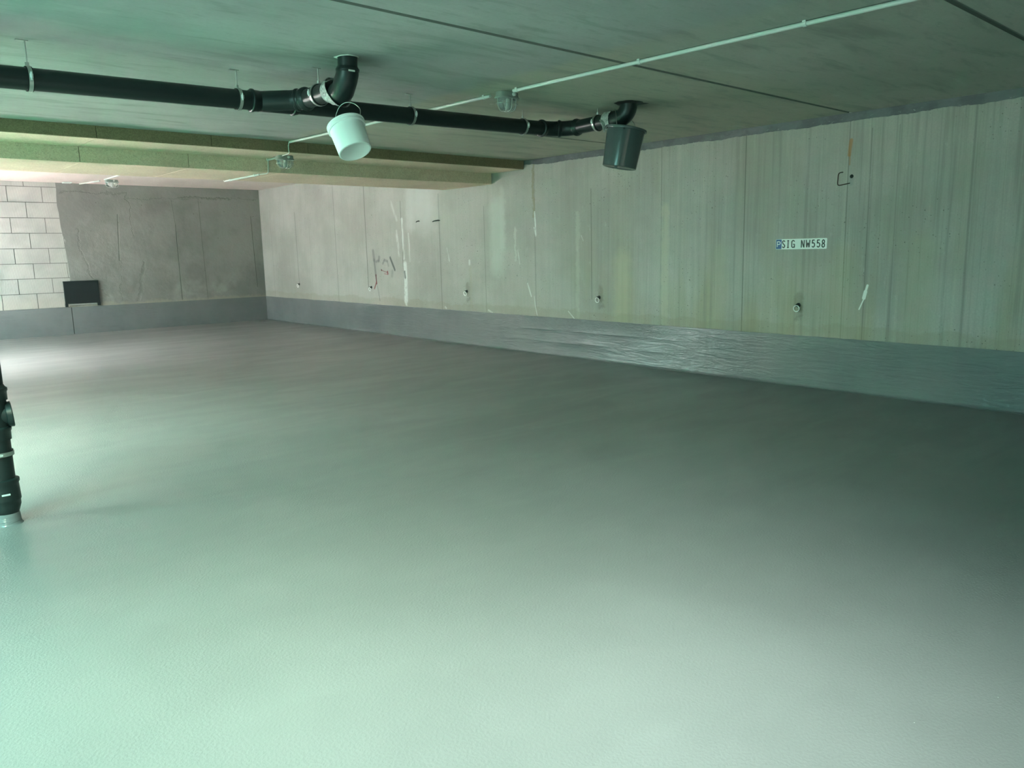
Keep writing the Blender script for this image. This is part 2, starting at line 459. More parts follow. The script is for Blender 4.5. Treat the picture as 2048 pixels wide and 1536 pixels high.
M_CONDUIT = simple('pale_grey_conduit_plastic', (0.62, 0.66, 0.63), .4)
M_FITTING = simple('grey_lamp_housing', (0.34, 0.37, 0.35), .45, .2)
M_PATCH = simple('white_foam_filler', (0.66, 0.68, 0.62), .9, bump=(60, .8, .01))
M_LABEL = simple('white_label', (0.75, 0.78, 0.74), .5)
M_PLATE = simple('white_reflective_plate', (0.80, 0.88, 0.84), .35)
M_BLUE = simple('blue_plate_field', (0.010, 0.085, 0.26), .35)
M_BLACK = simple('black_lettering', (0.010, 0.016, 0.014), .4)
M_VENT = simple('black_vent_plastic', (0.014, 0.020, 0.022), .45)
M_HOLE = simple('tie_hole_dark', (0.010, 0.012, 0.010), .9)

def mat_tape():
    T = NT('crumpled_silver_tape')
    p = T.pos()
    T.base(T.mix(T.ramp(T.noise(p, 30, 3, .6, 1.), .4, .6), (0.42, 0.46, 0.45), (0.70, 0.74, 0.72)))
    T.rough(.32)
    T.b.inputs['Metallic'].default_value = .75
    T.bump(T.noise(p, 34, 4, .7, 2.0), 1.0, .012)
    return T.m
M_TAPE = mat_tape()

def mat_glass():
    T = NT('ribbed_lamp_glass')
    T.base((0.92, 0.96, 0.94)); T.rough(.08)
    T.b.inputs['Transmission Weight'].default_value = .85
    T.b.inputs['IOR'].default_value = 1.45
    return T.m
M_GLASS = mat_glass()

def mat_strip():
    T = NT('dark_sealing_strip')
    p = T.pos()
    c = T.mix(T.ramp(T.noise(p, 5, 4), .4, .6), (0.105, 0.115, 0.125), (0.15, 0.16, 0.17))
    Z = T.xyz(p)[2]
    sp = T.ramp(T.noise(T.scale(p, (1, 1, 2.5)), 16, 4, .7), .62, .68)
    c = T.mix(T.math('MULTIPLY', sp, T.ramp(Z, 2.64, 2.59)), c, (0.45, 0.47, 0.45))
    T.base(c); T.rough(.55)
    T.bump(T.noise(p, 20, 4), .6, .01)
    return T.m
M_STRIP = mat_strip()

# ------------------------------------------------------------------ mesh helpers
def finish(name, bm, mat, parent=None, smooth=False, loc=None):
    me = bpy.data.meshes.new(name)
    bmesh.ops.recalc_face_normals(bm, faces=bm.faces[:])
    bm.to_mesh(me); bm.free()
    mats = mat if isinstance(mat, (list, tuple)) else [mat]
    for x in mats: me.materials.append(x)
    if smooth:
        for f in me.polygons: f.use_smooth = True
        try: me.set_sharp_from_angle(angle=math.radians(42))
        except Exception: pass
    o = bpy.data.objects.new(name, me)
    COL.objects.link(o)
    if parent is not None:
        o.parent = parent
    if loc is not None:
        o.location = loc
    return o

def thing(name, label, cat, loc=(0, 0, 0), rot=None, group=None):
    o = bpy.data.objects.new(name, None)
    COL.objects.link(o)
    o.empty_display_size = .1
    o.location = loc
    if rot is not None: o.rotation_euler = rot
    o['label'] = label; o['category'] = cat
    if group: o['group'] = group
    return o

def tag(o, label, cat, group=None):
    o['label'] = label; o['category'] = cat
    if group: o['group'] = group
    return o

def struct(o, label=None):
    o['kind'] = 'structure'
    if label: o['label'] = label
    return o

def box(bm, lo, hi, bevel=0.0, mi=0):
    lo, hi = Vector(lo), Vector(hi)
    vs = [bm.verts.new((x, y, z)) for x in (lo.x, hi.x) for y in (lo.y, hi.y) for z in (lo.z, hi.z)]
    fs = []
    for q in ((0, 1, 3, 2), (4, 6, 7, 5), (0, 4, 5, 1), (2, 3, 7, 6), (0, 2, 6, 4), (1, 5, 7, 3)):
        f = bm.faces.new([vs[i] for i in q]); f.material_index = mi; fs.append(f)
    if bevel:
        es = list({e for f in fs for e in f.edges})
        bmesh.ops.bevel(bm, geom=es, offset=bevel, segments=2, affect='EDGES', profile=.5)

def axis_frame(d):
    d = Vector(d).normalized()
    a = Vector((0, 0, 1)) if abs(d.z) < .9 else Vector((0, 1, 0))
    u = d.cross(a).normalized()
    return u, d.cross(u).normalized()

def sweep(bm, pts, radii, seg=28, caps=True, ell=1.0):
    """tube along a polyline with rotation-minimising frames"""
    pts = [Vector(p) for p in pts]
    if not hasattr(radii, '__len__'): radii = [radii] * len(pts)
    tang = []
    for i in range(len(pts)):
        a = (pts[i] - pts[i - 1]).normalized() if i and (pts[i] - pts[i - 1]).length > 1e-9 else None
        b = (pts[i + 1] - pts[i]).normalized() if i < len(pts) - 1 and (pts[i + 1] - pts[i]).length > 1e-9 else None
        t = (a or Vector()) + (b or Vector())
        if t.length < 1e-6: t = tang[-1] if tang else Vector((0, 0, 1))
        tang.append(t.normalized())
    u, v = axis_frame(tang[0])
    rings = []
    for i, p in enumerate(pts):
        if i:
            q = tang[i - 1].rotation_difference(tang[i])
            u = q @ u
        u = (u - tang[i] * u.dot(tang[i])).normalized()
        v = tang[i].cross(u)
        rings.append([bm.verts.new(p + (u * math.cos(2 * PI * k / seg) + v * math.sin(2 * PI * k / seg) * ell) * radii[i]) for k in range(seg)])
    for a, b in zip(rings, rings[1:]):
        for k in range(seg):
            bm.faces.new((a[k], a[(k + 1) % seg], b[(k + 1) % seg], b[k]))
    if caps:
        bm.faces.new(rings[0][::-1]); bm.faces.new(rings[-1])

def lathe(bm, prof, origin=(0, 0, 0), axis=(0, 0, 1), seg=40):
    """prof: list of (distance along axis, radius)"""
    o = Vector(origin); d = Vector(axis).normalized()
    u, v = axis_frame(d)
    rings = []
    for h, r in prof:
        if r < 1e-6:
            rings.append([bm.verts.new(o + d * h)])
        else:
            rings.append([bm.verts.new(o + d * h + (u * math.cos(2 * PI * k / seg) + v * math.sin(2 * PI * k / seg)) * r) for k in range(seg)])
    for a, b in zip(rings, rings[1:]):
        for k in range(seg):
            k2 = (k + 1) % seg
            if len(a) == 1 and len(b) == 1: continue
            if len(a) == 1: bm.faces.new((a[0], b[k2], b[k]))
            elif len(b) == 1: bm.faces.new((a[k], a[k2], b[0]))
            else: bm.faces.new((a[k], a[k2], b[k2], b[k]))

def arc(a, corner, b, n=7, r=None):
    """rounded corner points from a towards b around corner"""
    a, c, b = Vector(a), Vector(corner), Vector(b)
    out = []
    for i in range(n + 1):
        t = i / n
        out.append(a.lerp(c, t).lerp(c.lerp(b, t), t))
    return out

def NB(): return bmesh.new()

XR, YF, ZC, ZP = 7.45, 16.90, 2.665, 2.872
XL = -3.6
XO, XP = -0.75, 0.15      # left edges of the slab over the near bay and over the far bay
BAND = 0.522

# ------------------------------------------------------------------ the shell
b = NB(); box(b, (XL - .3, -3.2, -.25), (XR + .3, YF + .3, 0.0))
struct(finish('floor', b, M_FLOOR), 'glossy grey coated garage floor')

b = NB(); box(b, (XR, -3.2, 0), (XR + .3, YF + .3, 3.2))
struct(finish('wall_right', b, M_WALL), 'long bare concrete wall with board marks on the right')

# back wall: rendered concrete part, with wavy left edge lapping over the block part
b = NB()
outline = [(3.475, 0), (3.475, .53), (3.50, .70), (3.50, .95), (3.535, 1.05), (3.53, 1.25), (3.52, 1.45), (3.515, 1.60), (3.50, 1.70), (3.525, 1.80), (3.49, 1.90), (3.475, 2.10), (3.47, 2.30),
           (3.455, 2.45), (3.46, 2.60), (3.47, 2.75), (3.465, 3.2), (XR + .3, 3.2), (XR + .3, 0)]
fr = [b.verts.new((x, YF, z)) for x, z in outline]
bk = [b.verts.new((x, YF + .3, z)) for x, z in outline]
b.faces.new(fr); b.faces.new(bk[::-1])
for i in range(len(fr)):
    j = (i + 1) % len(fr)
    b.faces.new((fr[i], bk[i], bk[j], fr[j]))
struct(finish('wall_back', b, M_BACK), 'rendered concrete wall at the far end')

b = NB()
box(b, (XL, YF + .022, 0), (3.62, YF + .3, 3.2), mi=1)
courses = [0.525, .812, 1.092, 1.372, 1.652, 1.935, 2.215, 2.500, 2.785, 3.06]
jt = 0.011
for i in range(len(courses) - 1):
    z0, z1 = courses[i], courses[i + 1]
    off = 2.945 if i % 2 == 0 else 3.228
    xs = [off + .5625 * k for k in range(-13, 3)]
    for xa, xb in zip(xs, xs[1:]):
        xb2 = min(xb, 3.54)
        if xb2 - xa < .03 or xa < XL: continue
        box(b, (xa + jt / 2, YF + .008, z0 + jt / 2), (xb2 - jt / 2, YF + .1, z1 - jt / 2))
struct(finish('wall_back_blockwork', b, [M_BLOCK, M_MORTAR]), 'pale ribbed blockwork left of the rendered far wall')

b = NB(); box(b, (XL, YF - .004, 0), (3.49, YF + .1, BAND + .004)); box(b, (3.502, YF - .006, 0), (XR, YF + .1, BAND))
box(b, (3.488, YF - .002, 0), (3.504, YF + .1, BAND), mi=1)
struct(finish('baseboard_back', b, [M_BAND, M_HOLE]), 'grey painted band along the foot of the far wall')

# right painted band with slightly wavy upper edge and a small cove at the floor
b = NB()
prof = []
N = 700
rows = []
for i in range(N + 1):
    y = -3.0 + (YF + 3.0) * i / N
    zt = BAND + .006 * (noise.noise(Vector((y * 2.3, 0, 0)))) + .003 * noise.noise(Vector((y * 11, 3, 0)))
    def ridge(z0, ya, yb, amp):
        f = max(0, min(1, (y - ya) / .5)) * max(0, min(1, (yb - y) / .5))
        f *= max(0, .55 + 1.3 * noise.noise(Vector((y * 2.1, z0 * 40, 0))))
        return f * amp, z0 + .010 * noise.noise(Vector((y * 1.7, z0 * 9, 4))) - .006 * (y - 7)
    r1, z1 = ridge(.352, 5.3, 8.9, .0075)
    r2, z2 = ridge(.190, 5.6, 8.7, .0060)
    x0 = XR - .005
    pr = [(XR + .01, zt + .003), (XR - .003, zt + .002), (x0, zt), (x0 - .0005, zt - .004), (x0, z1 + .016), (x0 - r1 * .7, z1 + .004), (x0 - r1, z1), (x0 - r1 * .4, z1 - .006), (x0, z1 - .016),
          (x0, z2 + .014), (x0 - r2 * .7, z2 + .004), (x0 - r2, z2), (x0 - r2 * .4, z2 - .006), (x0, z2 - .014),
          (x0, .034), (x0 - .002, .024), (x0 - .006, .014), (x0 - .013, .007), (x0 - .022, .003), (x0 - .034, .0012), (x0 - .034, -.01)]
    rows.append([b.verts.new((x, y, z)) for x, z in pr])
for r0, r1 in zip(rows, rows[1:]):
    for k in range(len(r0) - 1):
        b.faces.new((r0[k], r1[k], r1[k + 1], r0[k + 1]))
o = finish('baseboard_right', b, M_BAND, smooth=True)
struct(o, 'glossy grey painted band along the foot of the right wall')

# ragged dark strip under the ceiling
b = NB()
rows = []
N = 520
y0s, y1s = -3.0, 8.13
for i in range(N + 1):
    y = y0s + (y1s - y0s) * i / N
    n1 = noise.noise(Vector((y * 3.1, 7, 0))) * .012 + noise.noise(Vector((y * 17, 2, 0))) * .008 + noise.noise(Vector((y * 45, 5, 0))) * .005
    zb = 2.585 + n1
    if y > 7.9: zb += (y - 7.9) * .12
    pr = [(XR + .01, ZC), (XR - .005, ZC), (XR - .005, zb + .006), (XR + .005, zb)]
    rows.append([b.verts.new((x, y, z)) for x, z in pr])
for r0, r1 in zip(rows, rows[1:]):
    for k in range(3):
        b.faces.new((r0[k], r1[k], r1[k + 1], r0[k + 1]))
struct(finish('trim_1', b, M_STRIP), 'ragged dark grey sealing strip between right wall and ceiling')

# ceiling slabs with open V joints
b = NB()
JO = [1.655, 3.555, 6.28]
JW, JD = .020, .013
yy = [0.35]
prof = [(0.35, ZC)]
for j in JO:
    prof += [(j - JW, ZC), (j - JW * .5, ZC + JD), (j + JW * .5, ZC + JD), (j + JW, ZC)]
prof += [(8.15, ZC), (8.15, ZC + .35), (0.35, ZC + .35)]
a_ = [b.verts.new((XO, y, z)) for y, z in prof]
c_ = [b.verts.new((XR + .3, y, z)) for y, z in prof]
for i in range(len(prof)):
    j = (i + 1) % len(prof)
    f = b.faces.new((a_[i], a_[j], c_[j], c_[i]))
    if i < len(prof) - 4 and i % 4 in (1, 2, 3): f.material_index = 1
b.faces.new(a_[::-1]); b.faces.new(c_)
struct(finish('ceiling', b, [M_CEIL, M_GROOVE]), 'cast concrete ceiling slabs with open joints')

b = NB(); box(b, (XP, 9.9, ZP), (XR + .3, YF + .3, ZP + .2))
struct(finish('ceiling_back', b, M_PINK), 'pale wood wool ceiling over the far bay')

# stepped downstand beam clad with wood wool panels
root = bpy.data.objects.new('ceiling_beam', None); COL.objects.link(root); root.location = (0, 8.13, 2.4)
struct(root, 'stepped ceiling beam clad in olive wood wool panels')
def bchild(name, lo, hi, mat, bevel=0.0):
    b = NB()
    off = Vector((0, 8.13, 2.4))
    box(b, Vector(lo) - off, Vector(hi) - off, bevel)
    return finish(name, b, mat, root)
bchild('beam_core', (XO, 8.17, 2.60), (XR, 9.96, 3.0), M_PLAIN)
bchild('beam_core', (XO, 8.87, 2.44), (XR, 9.96, 2.60), M_PLAIN)
edges = [2.0555 + 1.069 * k for k in range(-6, 7)]
xs = [XO] + [e for e in edges if XO + .1 < e < XR - .1] + [XR]
for xa, xb in zip(xs, xs[1:]):
    g = .0025
    gr = 0 if xb < XR else .010
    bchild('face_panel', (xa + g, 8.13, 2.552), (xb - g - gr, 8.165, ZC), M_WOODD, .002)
    bchild('face_panel', (xa + g, 8.83, 2.400), (xb - g - gr, 8.865, 2.5945), M_WOOD, .002)
    bchild('soffit_panel', (xa + g, 8.166, 2.552), (xb - g, 8.829, 2.595), M_WOOD, .002)
    bchild('soffit_panel', (xa + g, 8.867, 2.400), (xb - g, 10.0, 2.437), M_WOOD, .002)
bchild('rear_panel', (XO, 9.962, 2.438), (XR, 10.0, ZP + .1), M_PINK)

b = NB(); box(b, (XL, 0.9, 0.0), (-1.0, YF, 0.012)); box(b, (XL, -3.2, 0.0), (2.6, 0.35, 0.012))  # unseen pale ground, added as a reflector for the ceilings
struct(finish('bounce_paving', b, M_PAVE), 'unseen pale paving added to bounce light onto the ceilings')
# outside the picture: yard wall on the left, wall and slab beside the entrance
b = NB(); box(b, (XL - .3, -3.2, 0), (XL, YF + .3, 2.9))
struct(finish('wall_left', b, M_YARDWALL), 'concrete wall across the open yard strip on the left')
b = NB()
box(b, (2.6, -3.5, 0), (XR + .3, -3.2, 3.0))
struct(finish('wall_entrance', b, M_PLAIN), 'concrete wall beside the entrance')
b = NB(); box(b, (2.6, -3.2, ZC), (XR + .3, 0.35, ZC + .3))
struct(finish('ceiling_entrance', b, M_PLAIN), 'concrete slab beside the entrance')

# ------------------------------------------------------------------ drain pipe run
R = 0.0625
def collar(parent, p, d, r=R + .010, L=.055, name='socket_collar'):
    """push-fit socket with a rubber lip, centred at p along d"""
    b = NB()
    h = L / 2
    lathe(b, [(-h, R - .004), (-h, r - .004), (-h + .006, r + .003), (-h + .018, r + .004), (-h + .026, r - .002), (h - .010, r - .003), (h, R + .001), (h, R - .004)], p, d, 40)
    return finish(name, b, M_PIPE, parent, True)

def zrun(x): return 2.455 + (x - .86) * .0175

drain = thing('drain_pipe', 'long black drain pipe hung under the ceiling with two branches', 'pipe')
def part(name, fn, mat, parent, smooth=True):
    b = NB(); fn(b); return finish(name, b, mat, parent, smooth)

YM = 5.24
part('pipe', lambda b: sweep(b, [(-0.70, YM, zrun(-0.70)), (2.30, YM, zrun(2.30))], R, 48), M_PIPE, drain)
part('pipe', lambda b: sweep(b, [(2.55, YM, zrun(2.55)), (5.02, YM, zrun(5.02))], R, 48), M_PIPE, drain)
# Y fitting
def yf(b):
    sweep(b, [(2.29, YM, zrun(2.29)), (2.60, YM, zrun(2.60))], R + .005, 48)
    sweep(b, [(2.36, 5.25, zrun(2.36)), (2.52, 5.135, 2.488)] + arc((2.53, 5.13, 2.488), (2.595, 5.08, 2.49), (2.612, 5.02, 2.492)), R + .004, 40)
part('y_branch', yf, M_PIPE, drain)
collar(drain, (2.33, YM, zrun(2.33)), (1, 0, 0), L=.07)
collar(drain, (2.62, YM, zrun(2.62)), (1, 0, 0), L=.05)
# branch one: towards the camera, elbow up into the ceiling
collar(drain, (2.575, 5.095, 2.490), (.65, -.75, 0), R + .009, .03)
collar(drain, (2.61, 5.03, 2.492), (.18, -1, 0), R + .012, .045)
part('pipe', lambda b: sweep(b, [(2.612, 5.05, 2.492), (2.630, 4.70, 2.497)], R, 44), M_PIPE, drain)
def elbow1(b):
    P = [(2.631, 4.640, 2.464), (2.631, 4.605, 2.466), (2.632, 4.580, 2.480), (2.632, 4.530, 2.540), (2.632, 4.512, 2.570), (2.632, 4.507, 2.60)]
    sweep(b, P, [R + .012, R + .012, R + .011, R + .009, R + .008, R + .006], 44)
el = part('elbow', elbow1, M_PIPE, drain)
part('riser', lambda b: sweep(b, [(2.632, 4.507, 2.58), (2.632, 4.50, ZC + .05)], R - .001, 44), M_PIPE, drain)
collar(drain, (2.632, 4.508, 2.592), (0, -.06, 1), R + .008, .035)
part('elbow_label', lambda b: box(b, (2.596, 4.4330, 2.566), (2.640, 4.4360, 2.576)), M_LABEL, drain, False)['label'] = 'small white label stripe'
def tape1(b):
    # crumpled wrap bridging the pipe end and the mitred elbow, pulled to a tip at the bottom
    seg = 56
    rows = []
    for j in range(13):
        t = j / 12
        row = []
        for k in range(seg):
            a = 2 * PI * k / seg
            low = (1 - math.cos(a)) / 2
            y = 4.755 - (.030 + .145 * low ** .8) * t
            r = R + .007 + .015 * t + .009 * math.sin(PI * t) * noise.noise(Vector((a * 4, t * 5, 1)))
            zc = 2.4965 - .038 * t * low
            row.append(b.verts.new((2.631 + r * math.sin(a), y, zc + r * math.cos(a))))
        rows.append(row)
    for r0, r1 in zip(rows, rows[1:]):
        for k in range(seg):
            b.faces.new((r0[k], r0[(k + 1) % seg], r1[(k + 1) % seg], r1[k]))
part('tape', tape1, M_TAPE, drain)['label'] = 'crumpled silver tape wrap'
def foam1(b):
    seg = 30
    rin, rows = R + .002, []
    for rr, zz in ((rin, ZC - .004), (rin + .014, ZC - .006), (rin + .028, ZC - .002), (rin + .04, ZC + .004)):
        row = []
        for k in range(seg):
            a = 2 * PI * k / seg
            dg = math.degrees(a)
            g = lambda c, w: math.exp(-((dg - c) / w) ** 2)
            ext = (.0015 + .036 * g(142, 13) + .009 * g(246, 12) + .012 * g(318, 8)) * (1 + .4 * noise.noise(Vector((a * 3, 1, 2))))
            d = rin + (rr - rin) / .04 * ext
            row.append(b.verts.new((2.632 + d * math.cos(a), 4.50 + d * math.sin(a), zz)))
        rows.append(row)
    for r0, r1 in zip(rows, rows[1:]):
        for k in range(seg):
            b.faces.new((r0[k], r0[(k + 1) % seg], r1[(k + 1) % seg], r1[k]))
part('filler_ring', foam1, M_PATCH, drain)['label'] = 'pale foam filler around the riser'

# branch two: end of the run bends towards the camera and up
def bend2(b):
    p0 = Vector((5.00, YM, zrun(5.0)))
    pts = [p0] + arc((5.04, YM, 2.530), (5.15, YM, 2.532), (5.225, 5.165, 2.534), 7) + arc((5.235, 5.155, 2.534), (5.275, 5.11, 2.535), (5.283, 5.03, 2.536), 7)
    sweep(b, pts, R + .004, 44)
part('double_bend', bend2, M_PIPE, drain)
collar(drain, (5.03, YM, 2.529), (1, 0, 0), R + .010, .05)
collar(drain, (5.20, 5.185, 2.534), (.7, -.7, 0), R + .010, .04)
collar(drain, (5.283, 5.04, 2.536), (0.03, -1, 0), R + .010, .05)
part('pipe', lambda b: sweep(b, [(5.283, 5.06, 2.536), (5.285, 4.60, 2.545)], R - .001, 44), M_PIPE, drain)
def elbow2(b):
    pts = [Vector((5.285, 4.70, 2.545)), Vector((5.290, 4.62, 2.545))] + arc((5.292, 4.60, 2.545), (5.30, 4.49, 2.540), (5.31, 4.47, 2.63), 9) + [Vector((5.31, 4.47, ZC + .03))]
    sweep(b, pts, [R + .006, R + .008] + [R + .012] * 10 + [R + .014], 44)
part('elbow', elbow2, M_PIPE, drain)
def seal2(b):
    seg = 34
    rows = []
    rin = R + .012
    for rr, zz in ((rin, ZC - .012), (rin + .03, ZC - .006), (rin + .05, ZC + .002)):
        row = []
        for k in range(seg):
            a = 2 * PI * k / seg
            s = 1 + .5 * noise.noise(Vector((math.cos(a) * 2.6, math.sin(a) * 2.6, rr * 9 + 4)))
            d = (rr - rin) * s * (1.9 if abs(a) < .6 or a > 5.7 else 1) + rin
            row.append(b.verts.new((5.31 + d * math.cos(a), 4.47 + d * math.sin(a), zz)))
        rows.append(row)
    for r0, r1 in zip(rows, rows[1:]):
        for k in range(seg):
            b.faces.new((r0[k], r0[(k + 1) % seg], r1[(k + 1) % seg], r1[k]))
part('seal_collar', seal2, M_RUBBER, drain)
def tape2(b):
    seg = 36
    rows = []
    for j in range(8):
        t = j / 7
        row = []
        for k in range(seg):
            a = 2 * PI * k / seg
            r = R + .013 + .008 * noise.noise(Vector((a * 3, t * 4, 6)))
            low = max(0, -math.cos(a))
            row.append(b.verts.new((5.287 + r * math.sin(a), 4.70 - .085 * t, 2.545 + r * math.cos(a) - low ** 3 * .02 * t)))
        rows.append(row)
    for r0, r1 in zip(rows, rows[1:]):
        for k in range(seg):
            b.faces.new((r0[k], r0[(k + 1) % seg], r1[(k + 1) % seg], r1[k]))
part('tape', tape2, M_TAPE, drain)['label'] = 'crumpled silver tape wrap'

# ------------------------------------------------------------------ pipe hangers
def hanger(x, y, z, direction, label, tighten=1):
    """direction: pipe axis; ring + lined rubber + threaded rod to the ceiling"""
    t = thing('pipe_hanger', label, 'pipe clamp', (x, y, ZC), None, 'steel pipe clamps on the black drain pipe')
    c = Vector((0, 0, z - ZC)); d = Vector(direction).normalized()
    b = NB()
    lathe(b, [(-.016, R + .001), (-.016, R + .006), (.016, R + .006), (.016, R + .001)], c, d, 44)
    finish('rubber_lining', b, M_RUBBER, t, True)
    b = NB()
    lathe(b, [(-.010, R + .005), (-.010, R + .0095), (.010, R + .0095), (.010, R + .005)], c, d, 44)
    finish('clamp_ring', b, M_ZINC, t, True)
    side = d.cross(Vector((0, 0, 1))).normalized()
    if side.y > 0: side = -side            # the bolted lug faces the camera side
    for s in (1, -1):
        b = NB()
        q = c + side * s * (R + .018) + Vector((0, 0, .004))
        lathe(b, [(-.011, 0), (-.011, .009), (.011, .009), (.011, 0)], q, (0, 0, 1), 12)
        lathe(b, [(-.022, 0), (-.022, .0045), (.022, .0045), (.022, 0)], q, (0, 0, 1), 10)
        finish('clamp_screw', b, M_STEEL, t, True)
    top = R + .009
    b = NB()
    lathe(b, [(c.z + top - .004, 0), (c.z + top - .004, .011), (c.z + top + .018, .011), (c.z + top + .018, 0)], (0, 0, 0), (0, 0, 1), 6)
    finish('nut', b, M_ZINC, t)
    b = NB()
    prof = []
    z0, z1 = c.z + top + .012, .012
    n = max(6, int((z1 - z0) / .004))
    for i in range(n + 1):
        prof.append((z0 + (z1 - z0) * i / n, .0045 if i % 2 else .0038))
    lathe(b, [(z0, 0)] + prof + [(z1, 0)], (0, 0, 0), (0, 0, 1), 10)
    finish('threaded_rod', b, M_ZINC, t, True)
    if c.z < -.16:
        b = NB()
        box(b, (-.045, -.010, -.004), (.016, .010, 0))
        finish('ceiling_plate', b, M_ZINC, t)
    return t
hanger(1.005, YM, zrun(1.005), (1, 0, 0), 'pipe clamp with the longest rod, leftmost on the long black pipe')
hanger(2.215, YM, zrun(2.215), (1, 0, 0), 'pipe clamp just left of the branch fitting on the long black pipe')
hanger(2.622, 4.875, 2.4945, (.05, -1, 0), 'pipe clamp with shining screw on the short branch beside silver tape')
hanger(3.60, YM, zrun(3.60), (1, 0, 0), 'pipe clamp right of the white bucket on the long black pipe')
hanger(4.79, YM, zrun(4.79), (1, 0, 0), 'pipe clamp on the long black pipe just before its right bend')
hanger(5.284, 4.80, 2.541, (0.01, -1, 0), 'pipe clamp with bright lower half beside the grey bucket')

# ------------------------------------------------------------------ buckets
def orient(axis_down):
    """matrix turning local -Z into axis_down"""
    return (-Vector(axis_down)).to_track_quat('Z', 'Y')

def bucket(name, label, loc, axis, rr, rb, H, mat, style, group=None):
    t = thing(name, label, 'bucket', loc)
    t.rotation_mode = 'QUATERNION'
    t.rotation_quaternion = orient(axis)
    w = .0035
    b = NB()
    lathe(b, [(-H + .004, 0), (-H + .004, rb - .016), (-H + .001, rb - .011), (-H, rb - .005), (-H + .003, rb), (-H + .02, rb + .001), (-.004, rr - .008), (0, rr - .008), (0, rr - .008 - w),
              (-H + .012, rb - w), (-H + .010, 0)], seg=64)
    body = finish('bucket_body', b, mat, t, True)
    b = NB()
    if style == 'white':
        lathe(b, [(.002, rr - .010), (.004, rr - .004), (.000, rr + .002), (-.008, rr + .003), (-.011, rr - .001), (-.020, rr - .001), (-.030, rr + .001), (-.034, rr - .002), (-.034, rr - .0105)], seg=64)
    else:
        lathe(b, [(.001, rr - .010), (.003, rr - .002), (.000, rr + .006), (-.012, rr + .008), (-.019, rr + .005), (-.020, rr + .001), (-.018, rr - .006)], seg=64)
    finish('rim', b, mat, t, True)
    return t, body

# white bucket
P1 = Vector((2.603, 4.520, 2.2585)); A1 = Vector((.0339, -.4625, -.886))
t1, body1 = bucket('white_bucket', 'white plastic bucket hanging tilted from the taped drain elbow', P1, A1, .1205, .1045, .200, M_WHITEP, 'white')
# grey bucket
P2 = Vector((5.235, 4.430, 2.445)); A2 = Vector((-.1168, .130, -.984)).normalized()
t2, body2 = bucket('grey_bucket', 'dark grey glossy plastic bucket hanging under the right drain elbow', P2, A2, .170, .144, .325, M_GREYP, 'grey')
b = NB(); box(b, (-.018, -.012, -.022), (.018, .012, .004), .003)
tab = finish('tipping_tab', b, M_GREYP, t2)
q2 = t2.rotation_quaternion
def to_local(t, p): return t.rotation_quaternion.inverted() @ (Vector(p) - t.location)
def handle(t, pts, r, mat, name='handle'):
    b = NB()
    sweep(b, [to_local(t, p) for p in pts], r, 10)
    return finish(name, b, mat, t, True)
def catmull(P, n=8):
    P = [Vector(p) for p in P]
    P = [P[0] * 2 - P[1]] + P + [P[-1] * 2 - P[-2]]
    out = []
    for i in range(1, len(P) - 2):
        for k in range(n):
            s = k / n
            out.append(.5 * ((2 * P[i]) + (-P[i - 1] + P[i + 1]) * s + (2 * P[i - 1] - 5 * P[i] + 4 * P[i + 1] - P[i + 2]) * s * s + (-P[i - 1] + 3 * P[i] - 3 * P[i + 1] + P[i + 2]) * s ** 3))
    out.append(P[-2])
    return out

handle(t1, catmull([(2.657, 4.426, 2.302), (2.668, 4.445, 2.350), (2.648, 4.490, 2.388), (2.615, 4.545, 2.393), (2.585, 4.585, 2.345), (2.552, 4.612, 2.203)]), .0022, M_ZINC)
handle(t2, catmull([(5.400, 4.475, 2.425), (5.405, 4.480, 2.50), (5.378, 4.545, 2.575), (5.29, 4.60, 2.628), (5.215, 4.53, 2.59), (5.13, 4.45, 2.53), (5.074, 4.395, 2.455)]), .0022, M_ZINC)
tab.location = to_local(t2, Vector((5.082, 4.410, 2.128)))
b = NB(); lathe(b, [(-.004, 0), (-.004, .006), (.004, .006), (.004, 0)], to_local(t2, (5.095, 4.335, 2.425)), to_local(t2, Vector((-.9, -.45, 0)) + t2.location).normalized(), 14)
finish('rivet', b, M_RUBBER, t2, True)
b = NB()
sweep(b, catmull([(5.205, 4.69, 2.545), (5.17, 4.63, 2.50), (5.145, 4.60, 2.455), (5.150, 4.60, 2.43)]), [.016] * 9 + [.013] * 8 + [.008] * 8, 12, ell=.25)
o = finish('tape_tail', b, M_TAPE, drain, True)
o['label'] = 'loose hanging end of silver tape'

# ------------------------------------------------------------------ downpipe at the left edge
VX, VY = 0.588, 4.955
dp = thing('downpipe', 'upright black drain pipe standing on the floor at the left edge', 'pipe', (VX, VY, 0))
def vpart(name, fn, mat, smooth=True):
    b = NB(); fn(b); return finish(name, b, mat, dp, smooth)
vpart('pipe', lambda b: lathe(b, [(.22, R), (.56, R)], seg=48), M_PIPE)
vpart('pipe', lambda b: lathe(b, [(.78, R), (2.20, R)], seg=48), M_PIPE)
def voff(b):
    sweep(b, [(0, 0, 2.18), (0, 0, 2.22)] + arc((0, 0, 2.24), (0, .01, 2.34), (0, .11, 2.40)) + [(0, YM - VY - .068, zrun(VX) - .012)], R + .003, 40)
vpart('offset_bend', voff, M_PIPE)
def foot(b):
    rows = [(.060, R - .010), (.072, R + .000), (.085, R + .004), (.110, R + .012), (.135, R + .012), (.140, R + .016), (.148, R + .016), (.153, R + .016), (.20, R + .014), (.232, R + .012), (.24, R + .018), (.256, R + .018), (.262, R + .006), (.262, R)]
    lathe(b, rows, seg=48)
vpart('foot_socket', foot, M_PIPE)
vpart('socket_collar', lambda b: lathe(b, [(.48, R), (.48, R + .007), (.525, R + .008), (.53, R + .012), (.545, R + .013), (.553, R + .006), (.553, R)], seg=48), M_PIPE)
